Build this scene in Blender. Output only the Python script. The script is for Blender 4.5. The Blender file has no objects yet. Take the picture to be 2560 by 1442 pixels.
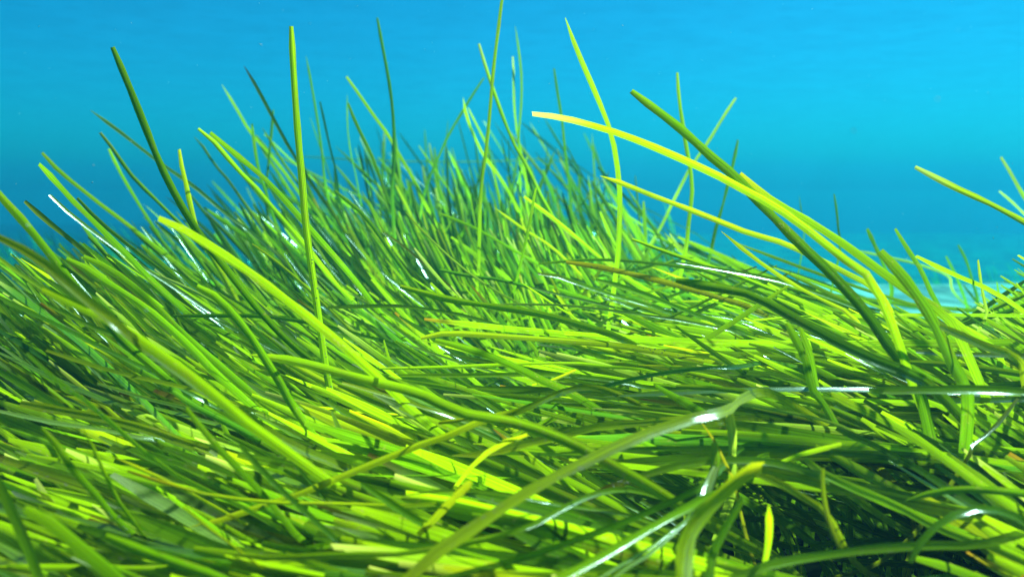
import bpy, math, random
import numpy as np
from mathutils import Vector

S = bpy.context.scene
COL = S.collection
R = math.radians

# ------------------------------------------------------------------ camera, world, sun, exposure
FPX = 2217.0                      # focal length in pixels of the 2560 x 1442 photograph
CAM = np.array([0.0, 0.0, 0.55])
PITCH = R(-6.2)
cd = bpy.data.cameras.new("camera")
cam = bpy.data.objects.new("camera", cd)
COL.objects.link(cam)
cam.location = CAM
cam.rotation_euler = (R(90) + PITCH, 0, 0)
cd.sensor_width = 36.0
cd.lens = FPX / 2560 * 36.0
cd.clip_start = 0.01
cd.clip_end = 2000
cd.dof.use_dof = True
cd.dof.focus_distance = 0.95
cd.dof.aperture_fstop = 5.6
S.camera = cam

SUN_EL, SUN_AZ = R(53), R(52)     # azimuth from +Y (straight ahead) towards +X (right)
w = bpy.data.worlds.new("World")
S.world = w
w.use_nodes = True
nt = w.node_tree
nt.nodes.clear()
sky = nt.nodes.new('ShaderNodeTexSky')
sky.sky_type = 'NISHITA'
sky.sun_disc = False
sky.sun_elevation = SUN_EL
sky.sun_rotation = SUN_AZ
tint = nt.nodes.new('ShaderNodeMix')
tint.data_type = 'RGBA'
tint.blend_type = 'MULTIPLY'
tint.inputs['Factor'].default_value = 1
tint.inputs['B'].default_value = (0.028, 0.56, 0.80, 1)      # daylight as the water lets it through
bg = nt.nodes.new('ShaderNodeBackground')
bg.inputs['Strength'].default_value = 0.06
wo = nt.nodes.new('ShaderNodeOutputWorld')
nt.links.new(sky.outputs['Color'], tint.inputs['A'])
nt.links.new(tint.outputs['Result'], bg.inputs['Color'])
nt.links.new(bg.outputs[0], wo.inputs[0])

ld = bpy.data.lights.new("sun", 'SUN')
ld.energy = 5.0
ld.angle = R(2.0)       # a rippled surface spreads the beam
ld.color = (1.0, 0.96, 0.86)
sun = bpy.data.objects.new("sun", ld)
COL.objects.link(sun)
sdir = Vector((math.sin(SUN_AZ) * math.cos(SUN_EL), math.cos(SUN_AZ) * math.cos(SUN_EL), math.sin(SUN_EL)))
sun.rotation_euler = sdir.to_track_quat('Z', 'Y').to_euler()
sun.location = (3, 4, 8)

S.view_settings.view_transform = 'Standard'
S.view_settings.look = 'None'
S.view_settings.gamma = 1
S.view_settings.exposure = 1.72
cy = S.cycles
cy.max_bounces = 12
cy.diffuse_bounces = 6
cy.glossy_bounces = 2
cy.transmission_bounces = 6
cy.transparent_max_bounces = 12
cy.volume_bounces = 1
cy.use_denoising = True
cy.sample_clamp_indirect = 6.0
cy.caustics_reflective = False
cy.caustics_refractive = False

# ------------------------------------------------------------------ helpers
cp, sp = math.cos(PITCH), math.sin(PITCH)
FWD = np.array([0, cp, sp]); RIGHT = np.array([1.0, 0, 0]); UP = np.array([0, -sp, cp])

def at(x, y, d):
    """point at depth d (metres along the view axis) seen at photograph pixel x, y"""
    return CAM + d * (FWD + (x - 1280) / FPX * RIGHT + (721 - y) / FPX * UP)

def proj(P):
    q = np.asarray(P) - CAM
    d = q @ FWD
    d = np.where(d < 1e-3, 1e-3, d)
    return 1280 + FPX * (q @ RIGHT) / d, 721 - FPX * (q @ UP) / d, d

def spline(P, n):
    """Catmull-Rom through P, n points evenly spread by length"""
    P = np.asarray(P, float)
    E = np.vstack([2 * P[0] - P[1], P, 2 * P[-1] - P[-2]])
    out = []
    for i in range(1, len(E) - 2):
        p0, p1, p2, p3 = E[i - 1:i + 3]
        for u in np.linspace(0, 1, 10, endpoint=False):
            out.append(0.5 * (2 * p1 + (p2 - p0) * u + (2 * p0 - 5 * p1 + 4 * p2 - p3) * u * u
                              + (3 * p1 - p0 - 3 * p2 + p3) * u ** 3))
    out.append(P[-1])
    out = np.array(out)
    s = np.concatenate([[0], np.cumsum(np.linalg.norm(np.diff(out, axis=0), axis=1))])
    u = np.linspace(0, 1, n)
    u = u - 0.055 * np.sin(2 * np.pi * u) * 0.0
    return np.stack([np.interp(u * s[-1], s, out[:, k]) for k in range(3)], 1), s[-1]

def node_mat(name):
    m = bpy.data.materials.new(name)
    m.use_nodes = True
    m.node_tree.nodes.clear()
    t = m.node_tree
    o = t.nodes.new('ShaderNodeOutputMaterial')
    return m, t, o

def ramp(t, src, stops):
    r = t.nodes.new('ShaderNodeValToRGB')
    e = r.color_ramp.elements
    while len(e) < len(stops):
        e.new(0.5)
    for k, (p, c) in enumerate(stops):
        e[k].position = p
        e[k].color = (c, c, c, 1) if isinstance(c, (int, float)) else (*c, 1)
    t.links.new(src, r.inputs[0])
    return r.outputs[0]

def math_node(t, op, a, b):
    n = t.nodes.new('ShaderNodeMath')
    n.operation = op
    for k, v in enumerate((a, b)):
        if isinstance(v, (int, float)):
            n.inputs[k].default_value = v
        else:
            t.links.new(v, n.inputs[k])
    return n.outputs[0]

def mixc(t, f, a, b, mode='MIX'):
    n = t.nodes.new('ShaderNodeMix')
    n.data_type = 'RGBA'
    n.blend_type = mode
    for key, v in (('Factor', f), ('A', a), ('B', b)):
        if isinstance(v, (int, float)):
            n.inputs[key].default_value = v
        elif isinstance(v, tuple):
            n.inputs[key].default_value = (*v, 1)
        else:
            t.links.new(v, n.inputs[key])
    return n.outputs['Result']

def noise(t, vec, scale, detail=3, rough=0.55):
    n = t.nodes.new('ShaderNodeTexNoise')
    n.inputs['Scale'].default_value = scale
    n.inputs['Detail'].default_value = detail
    n.inputs['Roughness'].default_value = rough
    if vec is not None:
        t.links.new(vec, n.inputs['Vector'])
    return n.outputs['Fac']

# ------------------------------------------------------------------ materials
def leaf_material():
    m, t, o = node_mat("seagrass_leaf")
    ca = t.nodes.new('ShaderNodeAttribute'); ca.attribute_name = 'leaf_colour'
    uv = t.nodes.new('ShaderNodeAttribute'); uv.attribute_name = 'leaf_uv'     # x across, y metres along, z per-leaf number
    sx = t.nodes.new('ShaderNodeSeparateXYZ')
    t.links.new(uv.outputs['Vector'], sx.inputs[0])
    # fine lengthwise vein streaks, contrast painted up for lit and shaded folds
    mp = t.nodes.new('ShaderNodeVectorMath'); mp.operation = 'MULTIPLY'
    mp.inputs[1].default_value = (3.2, 5, 17)
    t.links.new(uv.outputs['Vector'], mp.inputs[0])
    veins = noise(t, mp.outputs[0], 1.6, 2)
    vein_fold_shade = ramp(t, veins, [(0.32, 0.55), (0.68, 1.32)])
    # blotches of age and crust
    mp2 = t.nodes.new('ShaderNodeVectorMath'); mp2.operation = 'MULTIPLY'
    mp2.inputs[1].default_value = (0.6, 22, 31)
    t.links.new(uv.outputs['Vector'], mp2.inputs[0])
    bl = noise(t, mp2.outputs[0], 1.0, 4, 0.6)
    c1 = mixc(t, 1.0, ca.outputs['Color'], vein_fold_shade, 'MULTIPLY')
    c2 = mixc(t, ramp(t, bl, [(0.56, 0.0), (0.74, 0.6)]), c1, (0.20, 0.17, 0.02))
    mp3 = t.nodes.new('ShaderNodeVectorMath'); mp3.operation = 'MULTIPLY'
    mp3.inputs[1].default_value = (2.2, 260, 13)
    t.links.new(uv.outputs['Vector'], mp3.inputs[0])
    sp_ = noise(t, mp3.outputs[0], 1.0, 2, 0.5)
    msk = math_node(t, 'MULTIPLY', ramp(t, sp_, [(0.60, 0.0), (0.68, 0.8)]), ramp(t, bl, [(0.5, 0.0), (0.62, 1.0)]))
    c3 = mixc(t, msk, c2, (0.30, 0.25, 0.16))
    dif = t.nodes.new('ShaderNodeBsdfDiffuse')
    tr = t.nodes.new('ShaderNodeBsdfTranslucent')
    t.links.new(c3, dif.inputs[0])
    t.links.new(mixc(t, 1.0, c3, (2.0, 1.75, 0.5), 'MULTIPLY'), tr.inputs[0])
    mx = t.nodes.new('ShaderNodeMixShader'); mx.inputs[0].default_value = 0.68
    t.links.new(dif.outputs[0], mx.inputs[1]); t.links.new(tr.outputs[0], mx.inputs[2])
    gl = t.nodes.new('ShaderNodeBsdfGlossy')
    gl.inputs['Roughness'].default_value = 0.2
    gl.inputs['Color'].default_value = (1, 1, 1, 1)
    bp = t.nodes.new('ShaderNodeBump'); bp.inputs['Strength'].default_value = 0.2; bp.inputs['Distance'].default_value = 0.001
    t.links.new(math_node(t, 'ADD', veins, math_node(t, 'MULTIPLY', bl, 3.0)), bp.inputs['Height']); t.links.new(bp.outputs[0], gl.inputs['Normal'])
    fr = t.nodes.new('ShaderNodeFresnel'); fr.inputs['IOR'].default_value = 1.28
    m2 = t.nodes.new('ShaderNodeMixShader')
    fac = math_node(t, 'ADD', math_node(t, 'MULTIPLY', fr.outputs[0], 0.07), 0.007)
    t.links.new(fac, m2.inputs[0]); t.links.new(mx.outputs[0], m2.inputs[1]); t.links.new(gl.outputs[0], m2.inputs[2])
    t.links.new(m2.outputs[0], o.inputs['Surface'])
    return m

def plain(name, colour, rough=0.6, sc=40, dark=0.6):
    m, t, o = node_mat(name)
    tc = t.nodes.new('ShaderNodeTexCoord')
    n = noise(t, tc.outputs['Object'], sc, 4)
    p = t.nodes.new('ShaderNodeBsdfPrincipled')
    t.links.new(mixc(t, n, tuple(c * dark for c in colour), colour), p.inputs['Base Color'])
    p.inputs['Roughness'].default_value = rough
    t.links.new(p.outputs[0], o.inputs['Surface'])
    return m

LEAF = leaf_material()

# ------------------------------------------------------------------ blades
PAL = {  # real leaf pigments: g mid, d deep, l young lime, y yellowing, o olive, p pale bleached, t bluish green, b browned
    'g': (0.205, 0.310, 0.003), 'd': (0.125, 0.240, 0.004), 'l': (0.290, 0.430, 0.003), 'y': (0.400, 0.430, 0.004),
    'o': (0.250, 0.285, 0.005), 'p': (0.290, 0.370, 0.070), 't': (0.095, 0.230, 0.025), 'b': (0.225, 0.200, 0.010)}

def blade_geo(P, half, twist, cup, ncross, colour, tip_col, tip_len, idn, rs):
    """ribbon along P (tip first): verts, faces, colours, uvs"""
    n = len(P)
    T = np.gradient(P, axis=0)
    T /= np.linalg.norm(T, axis=1)[:, None]
    V = P - CAM
    V /= np.linalg.norm(V, axis=1)[:, None]
    W = np.cross(T, V)
    W /= np.linalg.norm(W, axis=1)[:, None] + 1e-9
    for i in range(1, n):
        if W[i] @ W[i - 1] < 0:
            W[i] = -W[i]
    N = np.cross(W, T)
    c, s = np.cos(twist)[:, None], np.sin(twist)[:, None]
    W2 = c * W + s * N
    N2 = -s * W + c * N
    L = np.concatenate([[0], np.cumsum(np.linalg.norm(np.diff(P, axis=0), axis=1))])
    sx = np.linspace(-1, 1, ncross)
    verts = np.empty((n, ncross, 3)); col = np.empty((n, ncross, 4)); uv = np.empty((n, ncross, 3))
    for k, a in enumerate(sx):
        verts[:, k] = P + W2 * (half * a)[:, None] + N2 * (cup * half * (1 - abs(a)))[:, None]
        uv[:, k, 0] = a; uv[:, k, 1] = L; uv[:, k, 2] = idn
    tl = np.clip(1 - L / max(tip_len, 1e-4), 0, 1) ** 0.8
    cc = np.array(colour)[None] * (1 - tl[:, None]) + np.array(tip_col)[None] * tl[:, None]
    col[:, :, :3] = cc[:, None, :]
    col[:, :, 3] = 1
    q = np.arange(n * ncross).reshape(n, ncross)
    f = np.stack([q[:-1, :-1], q[:-1, 1:], q[1:, 1:], q[1:, :-1]], -1).reshape(-1, 4)
    return verts.reshape(-1, 3), f, col.reshape(-1, 4), uv.reshape(-1, 3)

def mesh_from(name, verts, faces, cols, uvs, mat):
    me = bpy.data.meshes.new(name)
    me.vertices.add(len(verts)); me.vertices.foreach_set('co', np.asarray(verts, np.float32).ravel())
    nf = len(faces)
    me.loops.add(nf * 4); me.loops.foreach_set('vertex_index', np.asarray(faces, np.int32).ravel())
    me.polygons.add(nf)
    me.polygons.foreach_set('loop_start', np.arange(0, nf * 4, 4, dtype=np.int32))
    me.polygons.foreach_set('use_smooth', np.ones(nf, bool))
    a = me.attributes.new('leaf_colour', 'FLOAT_COLOR', 'POINT'); a.data.foreach_set('color', np.asarray(cols, np.float32).ravel())
    a = me.attributes.new('leaf_uv', 'FLOAT_VECTOR', 'POINT'); a.data.foreach_set('vector', np.asarray(uvs, np.float32).ravel())
    me.update(calc_edges=True); me.validate()
    me.materials.append(mat)
    return me

def tag(o, label=None, cat=None, group=None, kind=None):
    for k, v in (('label', label), ('category', cat), ('group', group), ('kind', kind)):
        if v:
            o[k] = v

def link_blade(geo, label, name='seagrass_leaf', cat='seagrass blade', group='seagrass blades swept by the current'):
    v, f, c, u = geo
    base = v[-2].copy()
    me = mesh_from(name, v - base, f, c, u, LEAF)
    o = bpy.data.objects.new(name, me)
    COL.objects.link(o)
    o.location = base
    tag(o, label, cat, group)
    return o

def half_profile(n, L, hw, tipk, rs, point=False):
    """half width along the blade, tip first"""
    s = np.linspace(0, L, n)
    tl = hw * (7.0 if point else 1.7)
    a = np.clip(s / tl, 0, 1)
    prof = np.sqrt(np.clip(1 - (1 - a) ** 2, 0, 1)) if not point else a ** 0.75
    prof = np.maximum(prof, tipk)
    prof *= 1 - 0.30 * np.clip((s / L - 0.45) / 0.55, 0, 1)
    return hw * prof

def rooted(P3, rs, back=0.28):
    """carry the upper part of a blade down to its root in the seabed, sinking back among the other leaves"""
    P3 = list(P3)
    e = P3[-1]
    t = e - P3[-2]
    t = t / (np.linalg.norm(t) + 1e-9)
    z = max(e[2], 0.03)
    m = e + t * 0.10 + FWD * 0.09 * (0.6 + z)
    m[2] = max(m[2] - 0.02, 0.5 * z)
    h = np.array([t[0], 0.0, 0.0])
    root = m + h * (0.10 + 0.25 * z) + np.array([0, back * (0.4 + z), 0])
    root[2] = -0.02
    mid = 0.5 * (m + root) + np.array([0.25 * h[0] * z, 0.02, 0.10 * z])
    P3 += [m, mid, root]
    return P3

# traced blades: label | pigment | width px | options | tip ... base pixels of the photograph
# options: E<u0>:<u1> crust between those fractions of the visible length, D<depth at tip>:<depth at base>, P pointed tip, B brown tip, Y yellow tip, W bleached tip, F loose piece (no root), T<twist>, N<name>
TRACED = """
tall upright seagrass blade, yellow-green at its tip, rising alone above the left crest|l|24|T0.1E0.55:0.9|728,66 735,200 745,340 755,450 763,550 776,650 792,760 806,860 822,960 850,1060
dark green tall blade at upper left leaning left, blunt tip in open water|d|25|T-0.12|281,118 320,210 360,310 400,410 440,490 482,560 540,640
long thin pale green blade reaching far left beneath the tall dark blade|p|13|P|226,276 300,330 370,385 425,425 490,470 560,530 640,590
green blade with a bright lime tip below the thin pale blade at left|g|14|Y|250,332 280,370 330,440 390,500 450,560 520,630
short dark blade tucked close under the lime-tipped blade at left|d|12||272,372 300,430 335,490 372,550 420,620
short bright yellow-lime blade standing upright among leaning ones at left|y|18|T0.1|448,374 455,420 465,460 478,520 500,590
upper one of two parallel blunt blades pointing left at the left edge|g|15||105,382 150,430 200,470 250,510 330,570 430,650
lower wider one of two parallel blunt blades at the left edge|d|20||97,410 140,455 180,500 240,560 330,650 400,720
olive blade with a pointed brown tip just left of the tall upright blade|o|12|PB|610,165 640,215 680,290 715,355 742,400 780,460 830,530
thin mid green blade ending left of the brown-tipped blade|g|10|P|555,212 590,270 625,330 660,370 710,430 760,500
faint thin blade hazed by water right of the tall upright blade|t|8|P|765,140 780,220 795,310 806,390 815,470
short faint blade standing beside the hazed thin blade|t|8||800,255 812,310 825,370 840,430 850,500
bright green blade with a rounded lime tip at the top of the left crest|l|17||495,322 540,360 590,420 640,470 700,540 760,610
thin notched blade just left of the rounded lime tip|o|10|P|485,342 510,370 535,410 570,450 620,520
broad deep green blade running close behind the rounded lime-tipped blade|d|20||525,332 600,395 660,445 720,510 800,600 870,680
bluish green upright blade behind the left crest|t|12||630,310 637,370 648,430 665,480 690,560
slim upright bluish blade next to the olive brown-tipped blade|t|9||683,275 678,340 672,400 666,470 670,540
slender green blade slanting under the olive brown-tipped blade|g|9|P|655,320 675,350 700,395 740,450 800,540
tall hazy green blade curving up alone left of the centre top|t|12||943,45 955,110 970,190 980,260 985,330 986,400 980,480
slanting blade with a blunt tip left of the tall hazy centre blade|g|12||866,192 900,240 935,290 965,330 1000,390 1040,460
dark slanting blade below the blunt-tipped slanting blade near centre|d|12||870,258 882,290 905,340 930,390 952,450 985,540
hair-thin upright blade left of centre crest|t|5|P|868,235 869,320 878,390 890,440 905,520
very tall blade running out of the top of the picture|g|12|D1.35:1.4|1264,-45 1255,0 1245,80 1235,160 1228,240 1222,310 1215,380 1206,440 1200,520
pale-tipped blade crossing in front of the very tall centre blade|l|13|W|1197,110 1215,170 1235,230 1260,300 1290,370 1320,420 1352,490 1392,560 1430,640
dark thin blade bowing to the right at the top centre|d|8|P|1288,65 1296,120 1303,180 1304,240 1300,300 1296,350 1300,430
thin upright blade with a whitish yellow tip at top centre|g|9|W|1282,142 1284,190 1285,250 1290,310 1300,370 1315,450
thin blade leaning to the right with its tip meeting the pale-tipped blade|t|9||1210,195 1180,240 1150,290 1120,340 1098,390 1075,440 1055,510
bright lime curved blade starting beneath the right-leaning blade|l|11|P|1158,245 1166,290 1185,340 1210,390 1240,430 1272,480 1310,560
slim green blade just right of the curved lime blade|g|8||1170,270 1195,320 1215,360 1230,420 1246,480 1260,560
slim upright blade left of the long thin-tipped blade at centre right|t|10||1385,172 1395,240 1405,300 1412,370 1420,430 1426,490 1430,560
long bowed blade with a fine tip at upper centre right|g|18|P|1413,45 1440,120 1470,190 1500,260 1520,310 1536,370 1546,440 1550,500 1548,570 1545,640
long bright lime blade arching from upper centre to the right|l|25|T-0.35WD0.9:0.7|1330,285 1400,294 1470,311 1550,335 1640,370 1720,405 1790,437 1860,475 1930,512 2000,560 2100,640 2190,720
large dark green blade cutting down across the arching lime blade|d|34|T0.35D0.88:0.74|1578,228 1620,260 1680,305 1722,340 1770,385 1830,435 1890,497 1950,560 2010,620 2074,680 2125,735 2172,790 2235,885 2295,965
broad green blade with a yellow tip lying right of the large dark blade|g|28|YD0.86:0.76|1850,434 1900,480 1970,524 2040,565 2108,609 2210,684 2295,745 2380,810
upright blade with a straight top standing behind the arching lime blade|g|14||1693,182 1697,240 1705,300 1716,370 1727,430 1730,490 1722,550 1715,620
pale thin blade leaning right above the large dark blade|p|11||1840,245 1810,290 1780,340 1750,385 1720,430 1690,490
short greyish upright blade right of the pale leaning blade|t|12||1845,350 1835,400 1820,460 1805,520 1787,580 1772,650
yellow-lime pointed blade running parallel below the arching lime blade|y|19|PT-0.3|1500,440 1560,460 1620,485 1700,515 1790,550 1870,582 1950,605 2030,640 2110,680 2200,735
pale yellow blade with a whitish tip coming in from the right edge|y|21|WT0.3|2288,418 2340,445 2400,475 2460,502 2520,533 2590,572 2680,630
pale blunt blade at the right edge above the whitish-tipped yellow blade|p|13|W|2502,393 2525,430 2550,475 2585,530 2640,600
short thin pale blade at the right edge below the blunt one|p|8||2498,478 2530,505 2575,548 2640,600
far faint upright blade standing alone over the right-hand water|t|8|D1.7:1.7|2085,485 2092,530 2096,580 2099,630
hair-thin far blade left of the lone faint upright blade|t|5|PD1.9:1.9|1998,490 2003,530 2010,590
short hazy blade with a square tip near the right meadow edge|t|14||2168,572 2190,620 2206,655 2230,730
dark blade with a square tip standing up at the right meadow edge|d|17||2238,572 2270,625 2300,670 2332,740 2370,805 2392,870
one of three short faint stubs at far right, the tallest|t|10||2395,612 2415,650 2430,700 2445,770
one of three short faint stubs at far right, the leftmost|t|10||2365,640 2385,680 2402,720 2420,790
one of three short faint stubs at far right, the pale upright one|p|10||2445,650 2450,690 2456,735 2462,800
yellow-tipped pointed blade under the yellow-lime pointed blade at right|y|15|P|1803,578 1860,625 1920,670 1990,715 2060,752 2140,800
green blade lying over the gap below the yellow-tipped pointed blade|l|15||1580,598 1680,635 1770,665 1846,690 1920,720 2000,760
thin lying blade with a long white glint over the sandy gap|l|13|T0.5|1690,656 1770,668 1836,680 1938,699 2040,731 2142,770 2230,810
broad deep green blade lying slantwise under the sandy gap|d|36|D0.76:0.72|1690,700 1768,716 1870,735 1972,788 2091,854 2200,905 2320,960
thin flat green blade pointing left above the brown-spotted blade|g|12||1346,660 1430,652 1500,649 1600,655 1710,668 1800,690
brown-spotted blade lying across the centre right|b|20|E0.1:0.8|1415,655 1500,668 1600,690 1700,715 1800,745 1900,780
lying blade with a bright yellow tip left of the brown-spotted blade|l|14|Y|1345,684 1400,692 1450,710 1520,735 1600,757 1690,790
thin lime blade slanting down under the yellow-tipped lying blade|l|8|P|1303,706 1350,738 1411,779 1450,805
pale glinting thin blade just below the slanting thin lime blade|p|9|T0.5|1320,716 1400,737 1480,755 1560,775 1640,800
wide lime blade lying below the brown-spotted blade|l|17||1490,699 1560,718 1620,738 1700,770 1790,805 1880,840
thin flat blade with white glints across the middle of the meadow|p|9|T0.5|1250,760 1394,762 1530,776 1665,795 1760,812 1850,835
short dark blade in the hollow at the centre|t|13||1100,675 1176,690 1240,698 1285,708 1350,730
dark thin blade leaning right, crossing the hollow at the centre|d|11||1340,470 1336,490 1319,582 1292,700 1281,745 1272,800
dark blade slanting from left to right through the hollow|d|12||1101,534 1190,572 1285,626 1360,670 1420,715
lime-edged blade slanting down from the crest left of centre|l|15||838,478 880,512 918,548 986,643 1040,715 1080,765
thin pale blade with a white glint slanting through the centre|p|8|P|1013,530 1071,592 1156,670 1258,738 1326,770 1400,800
thin orange-yellow blade left of the centre hollow|b|9|Y|959,582 1010,616 1088,684 1140,730
narrow glinting blade just right of the orange-yellow one|p|10|W|1036,620 1075,670 1120,722 1170,780
thin yellowish blade slanting at the right side of the hollow|y|9|P|1237,520 1308,572 1377,616 1440,675 1490,730
green blade with a blunt tip slanting right of the dark crossing blade|l|14||1310,492 1394,555 1495,640 1560,692 1640,740
flat olive blade with a brown middle lying across the centre|o|22|T0.1E0.7:0.95|1052,845 1120,833 1258,841 1394,851 1530,862 1680,887 1800,915
wide smooth green blade lying just above the flat olive blade|g|24||1000,716 1120,748 1240,767 1343,784 1450,812 1560,850
horizontal green blade ending left of the wide smooth blade|g|13||820,769 920,765 1013,766 1100,778 1200,800
long thin lime blade lying level beneath the flat olive blade|l|11||948,921 1088,918 1240,912 1390,907 1500,915
lime blade lying level directly below the long thin lime blade|l|15||1000,938 1156,938 1360,936 1500,946 1620,970
dark broad stripe-like blade slanting under the flat olive blade|d|27||1088,850 1150,866 1224,890 1300,923 1360,953 1440,990
pale thin blade slanting left of the dark broad stripe|p|9|P|1000,855 1088,885 1173,913 1260,940
short yellow loose leaf piece resting right of the centre|y|10|F|1441,925 1380,950 1330,963
dark grey-green curved blade with a white glint in the middle right|t|16|T0.5|1370,992 1480,973 1597,944 1710,925 1830,918
dark wide blade entering from the left edge at mid height|d|28||-25,458 0,490 68,565 136,650 204,735 280,820 350,890
grey-green blade with a tiny yellow tip at the left edge|o|19|YT0.3|62,503 115,550 165,590 215,632 290,700 360,760
white-glinting blade with a square tip at upper left of the meadow|p|15|T0.4|124,487 163,524 211,562 255,595 340,657 408,700 500,762 580,820
blade with a white glint right of the square-tipped glinting blade|g|14|T0.4|193,495 250,555 330,620 410,680 480,735
wide dull green blade entering from the left edge below the dark one|o|36||-10,590 60,625 120,665 200,735 260,782 340,850
narrow blade with a bright white edge at the left margin|y|15|T0.5|-15,636 50,684 108,722 180,775 260,835
long dark blade with a continuous white glint along its top at left|d|15|T0.55|-15,736 85,785 170,825 272,878 340,908 440,962 530,1010
very broad olive-green blade lying diagonally across the left|g|36|T-0.3|105,722 204,769 289,810 374,868 476,940 560,1008 650,1080
olive-green blade lying along the lower edge of the very broad one at left|g|17||119,762 238,820 340,857 442,917 540,975
yellow-lime blade lying low at left below the white-glinting dark one|y|17||115,875 238,915 340,942 442,963 540,992 640,1030
broad mid green blade with a rounded tip in the upper left meadow|g|31||396,546 442,565 510,605 578,650 646,697 748,775 840,850 920,920
dark blade with a rounded tip left of the broad rounded-tip blade|d|27||165,647 204,665 255,700 340,752 425,820 500,892 580,970
second dark rounded blade just right of the dark rounded-tip blade|d|26||208,642 250,660 306,696 374,752 440,817 520,890
small pinkish pale blade in the middle of the left meadow|p|11|W|404,691 442,708 495,733 560,770 630,815
thin yellow-lime blade left of the tall upright blade's foot|y|10||630,610 680,646 748,702 820,770 890,840
dark green blade sloping steeply down in the left meadow|d|28||492,715 544,745 612,820 652,880 705,965 750,1040
long pointed green blade lying across the middle, widening to the right|g|34|PD0.78:0.6|622,887 713,898 815,922 918,950 985,966 1055,986 1157,1032 1259,1049 1328,1068 1400,1095 1490,1140
bright lime thin blade slanting below the long pointed blade's tip|l|12|P|533,874 595,922 680,968 760,1022 850,1085
dark horizontal blade lying at mid left beneath the steep dark blade|d|15||433,789 544,789 646,790 735,800 830,820
short teal-white glinting blade on the left meadow|p|10|T0.5|362,829 410,852 455,879 520,912 600,955
long lime blade running diagonally from mid left to bottom centre|l|16|T0.2E0.0:0.22|66,883 102,922 170,970 205,994 273,1052 375,1141 478,1209 563,1244 648,1290 750,1349 850,1402 960,1450
dark green blade with small glints sloping through the bottom left|d|23|E0.5:0.95|104,1070 136,1104 181,1172 239,1235 283,1291 341,1342 395,1386 450,1430
narrow green blade beside the dark glinting one at bottom left|g|13|P|203,1062 246,1145 283,1230 324,1291 375,1356 430,1420
wide green blade bending down out of the bottom left corner|g|36|D0.52:0.5|-18,1180 0,1216 27,1274 58,1342 90,1425 112,1490 130,1540
very wide dark blade sloping out of the bottom left of the picture|d|44||60,1272 130,1310 205,1374 273,1430 340,1490 420,1560
dark blade with a short white glint at lower left centre|d|23||465,1019 512,1080 573,1148 631,1207 682,1264 725,1315 780,1370
dark rounded blade with a long white streak at lower left centre|d|21|T0.4|598,1110 648,1168 723,1243 785,1298 853,1360 920,1415
thin dark blade sloping above the white-streaked blade|d|11|P|578,992 631,1039 682,1100 733,1155 800,1232 860,1290
thin olive blade rising to the right across the lower left centre|o|24|PD0.62:0.7|472,1318 546,1301 648,1267 750,1233 860,1189 952,1151 1055,1110 1123,1088 1205,1052 1290,1030
thin orange-yellow blade lying level at lower left|y|13|B|318,1177 409,1206 512,1235 648,1253 750,1258 860,1258 980,1265
slim yellowish blade above the orange-yellow lying blade|y|11|P|266,1134 375,1182 460,1223 580,1290 680,1340
thin straight yellow-lime blade at the bottom left centre|y|11||458,1266 512,1312 607,1382 690,1445 780,1510
lying blade with a rounded tip along the bottom edge left of centre|g|22||585,1385 680,1394 860,1386 986,1385 1106,1368 1200,1350 1300,1325
lime blade lying flat along the very bottom left edge|l|26|D0.55:0.55|-20,1419 80,1418 170,1418 375,1421 520,1416 640,1405
broad dark blade slanting at the bottom left beneath the lying ones|d|34||264,1338 341,1370 443,1407 560,1447 660,1490
blade with a white glint touching the left edge at lower mid height|p|15|T0.55|-20,1023 60,1040 146,1058 260,1074 360,1095
wide olive blade lying just above the left-edge white glint|o|31||50,1008 160,1028 280,1050 400,1083 500,1120
pale highlighted thin blade in the lower left meadow|p|13||243,958 375,998 512,1030 570,1052 660,1085
bluish dark blade lying in the lower left meadow|t|25||431,976 478,1010 525,1034 600,1072 680,1115
large pale lime blade arching up to the right from the bottom centre|y|41|T0.3D0.47:0.62|955,1505 1010,1455 1089,1382 1174,1325 1259,1267 1345,1213 1413,1179 1481,1146 1549,1112 1618,1085 1710,1052 1800,1032
lime blade with white glints rising right from the bottom edge|l|32|T0.3D0.48:0.6|1350,1480 1400,1447 1481,1404 1566,1356 1635,1314 1710,1274 1760,1246 1830,1220
long dark blade rising right just left of the glinting bottom blade|d|23|D0.5:0.62|1050,1465 1120,1443 1259,1408 1362,1376 1532,1316 1669,1257 1760,1215
arched blade with an orange-brown frayed tip at lower right centre|g|26|BT0.2E0.0:0.2|1465,1247 1532,1216 1618,1185 1710,1160 1802,1150 1905,1152 2007,1174 2080,1205
yellow-lime pointed blade above the large pale arching blade|y|30|PT0.2|1130,1138 1191,1136 1294,1114 1396,1090 1498,1066 1618,1056 1710,1050 1800,1052
loose olive leaf piece hanging over the blades at bottom centre|o|27|FT0.1|1178,1203 1150,1231 1123,1257 1080,1303 1045,1337
dull short blade leaning right above the loose olive piece|o|18||1318,1086 1243,1114 1180,1165 1140,1215
dark rounded blade left of the loose olive leaf piece|d|27||903,1208 952,1240 1004,1276 1080,1322 1160,1370
bright blade with a white and yellow glint at lower centre|y|15|T0.5|855,956 952,984 1055,1017 1140,1045
short olive loose piece lying at the lower centre|o|13|F|1096,1057 1135,1052 1176,1046
narrow blade pointing left beneath the loose olive piece|g|14|P|1018,1236 1140,1224 1250,1232 1360,1255
upper one of two thin blades fanning up from the bottom right of centre|g|13|D0.5:0.6|1480,1455 1540,1418 1618,1373 1670,1335 1725,1288
lower one of two thin blades fanning up from the bottom right of centre|g|13|D0.48:0.58|1520,1455 1560,1422 1635,1376 1696,1320 1750,1270
pale upright blade with a rounded tip at lower right|p|31|T0.1|1819,1013 1826,1045 1831,1086 1831,1140 1829,1190 1825,1250
short orange-brown stub beside the pale upright rounded blade|b|11|P|1750,1050 1785,1100 1805,1145 1830,1190
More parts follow.
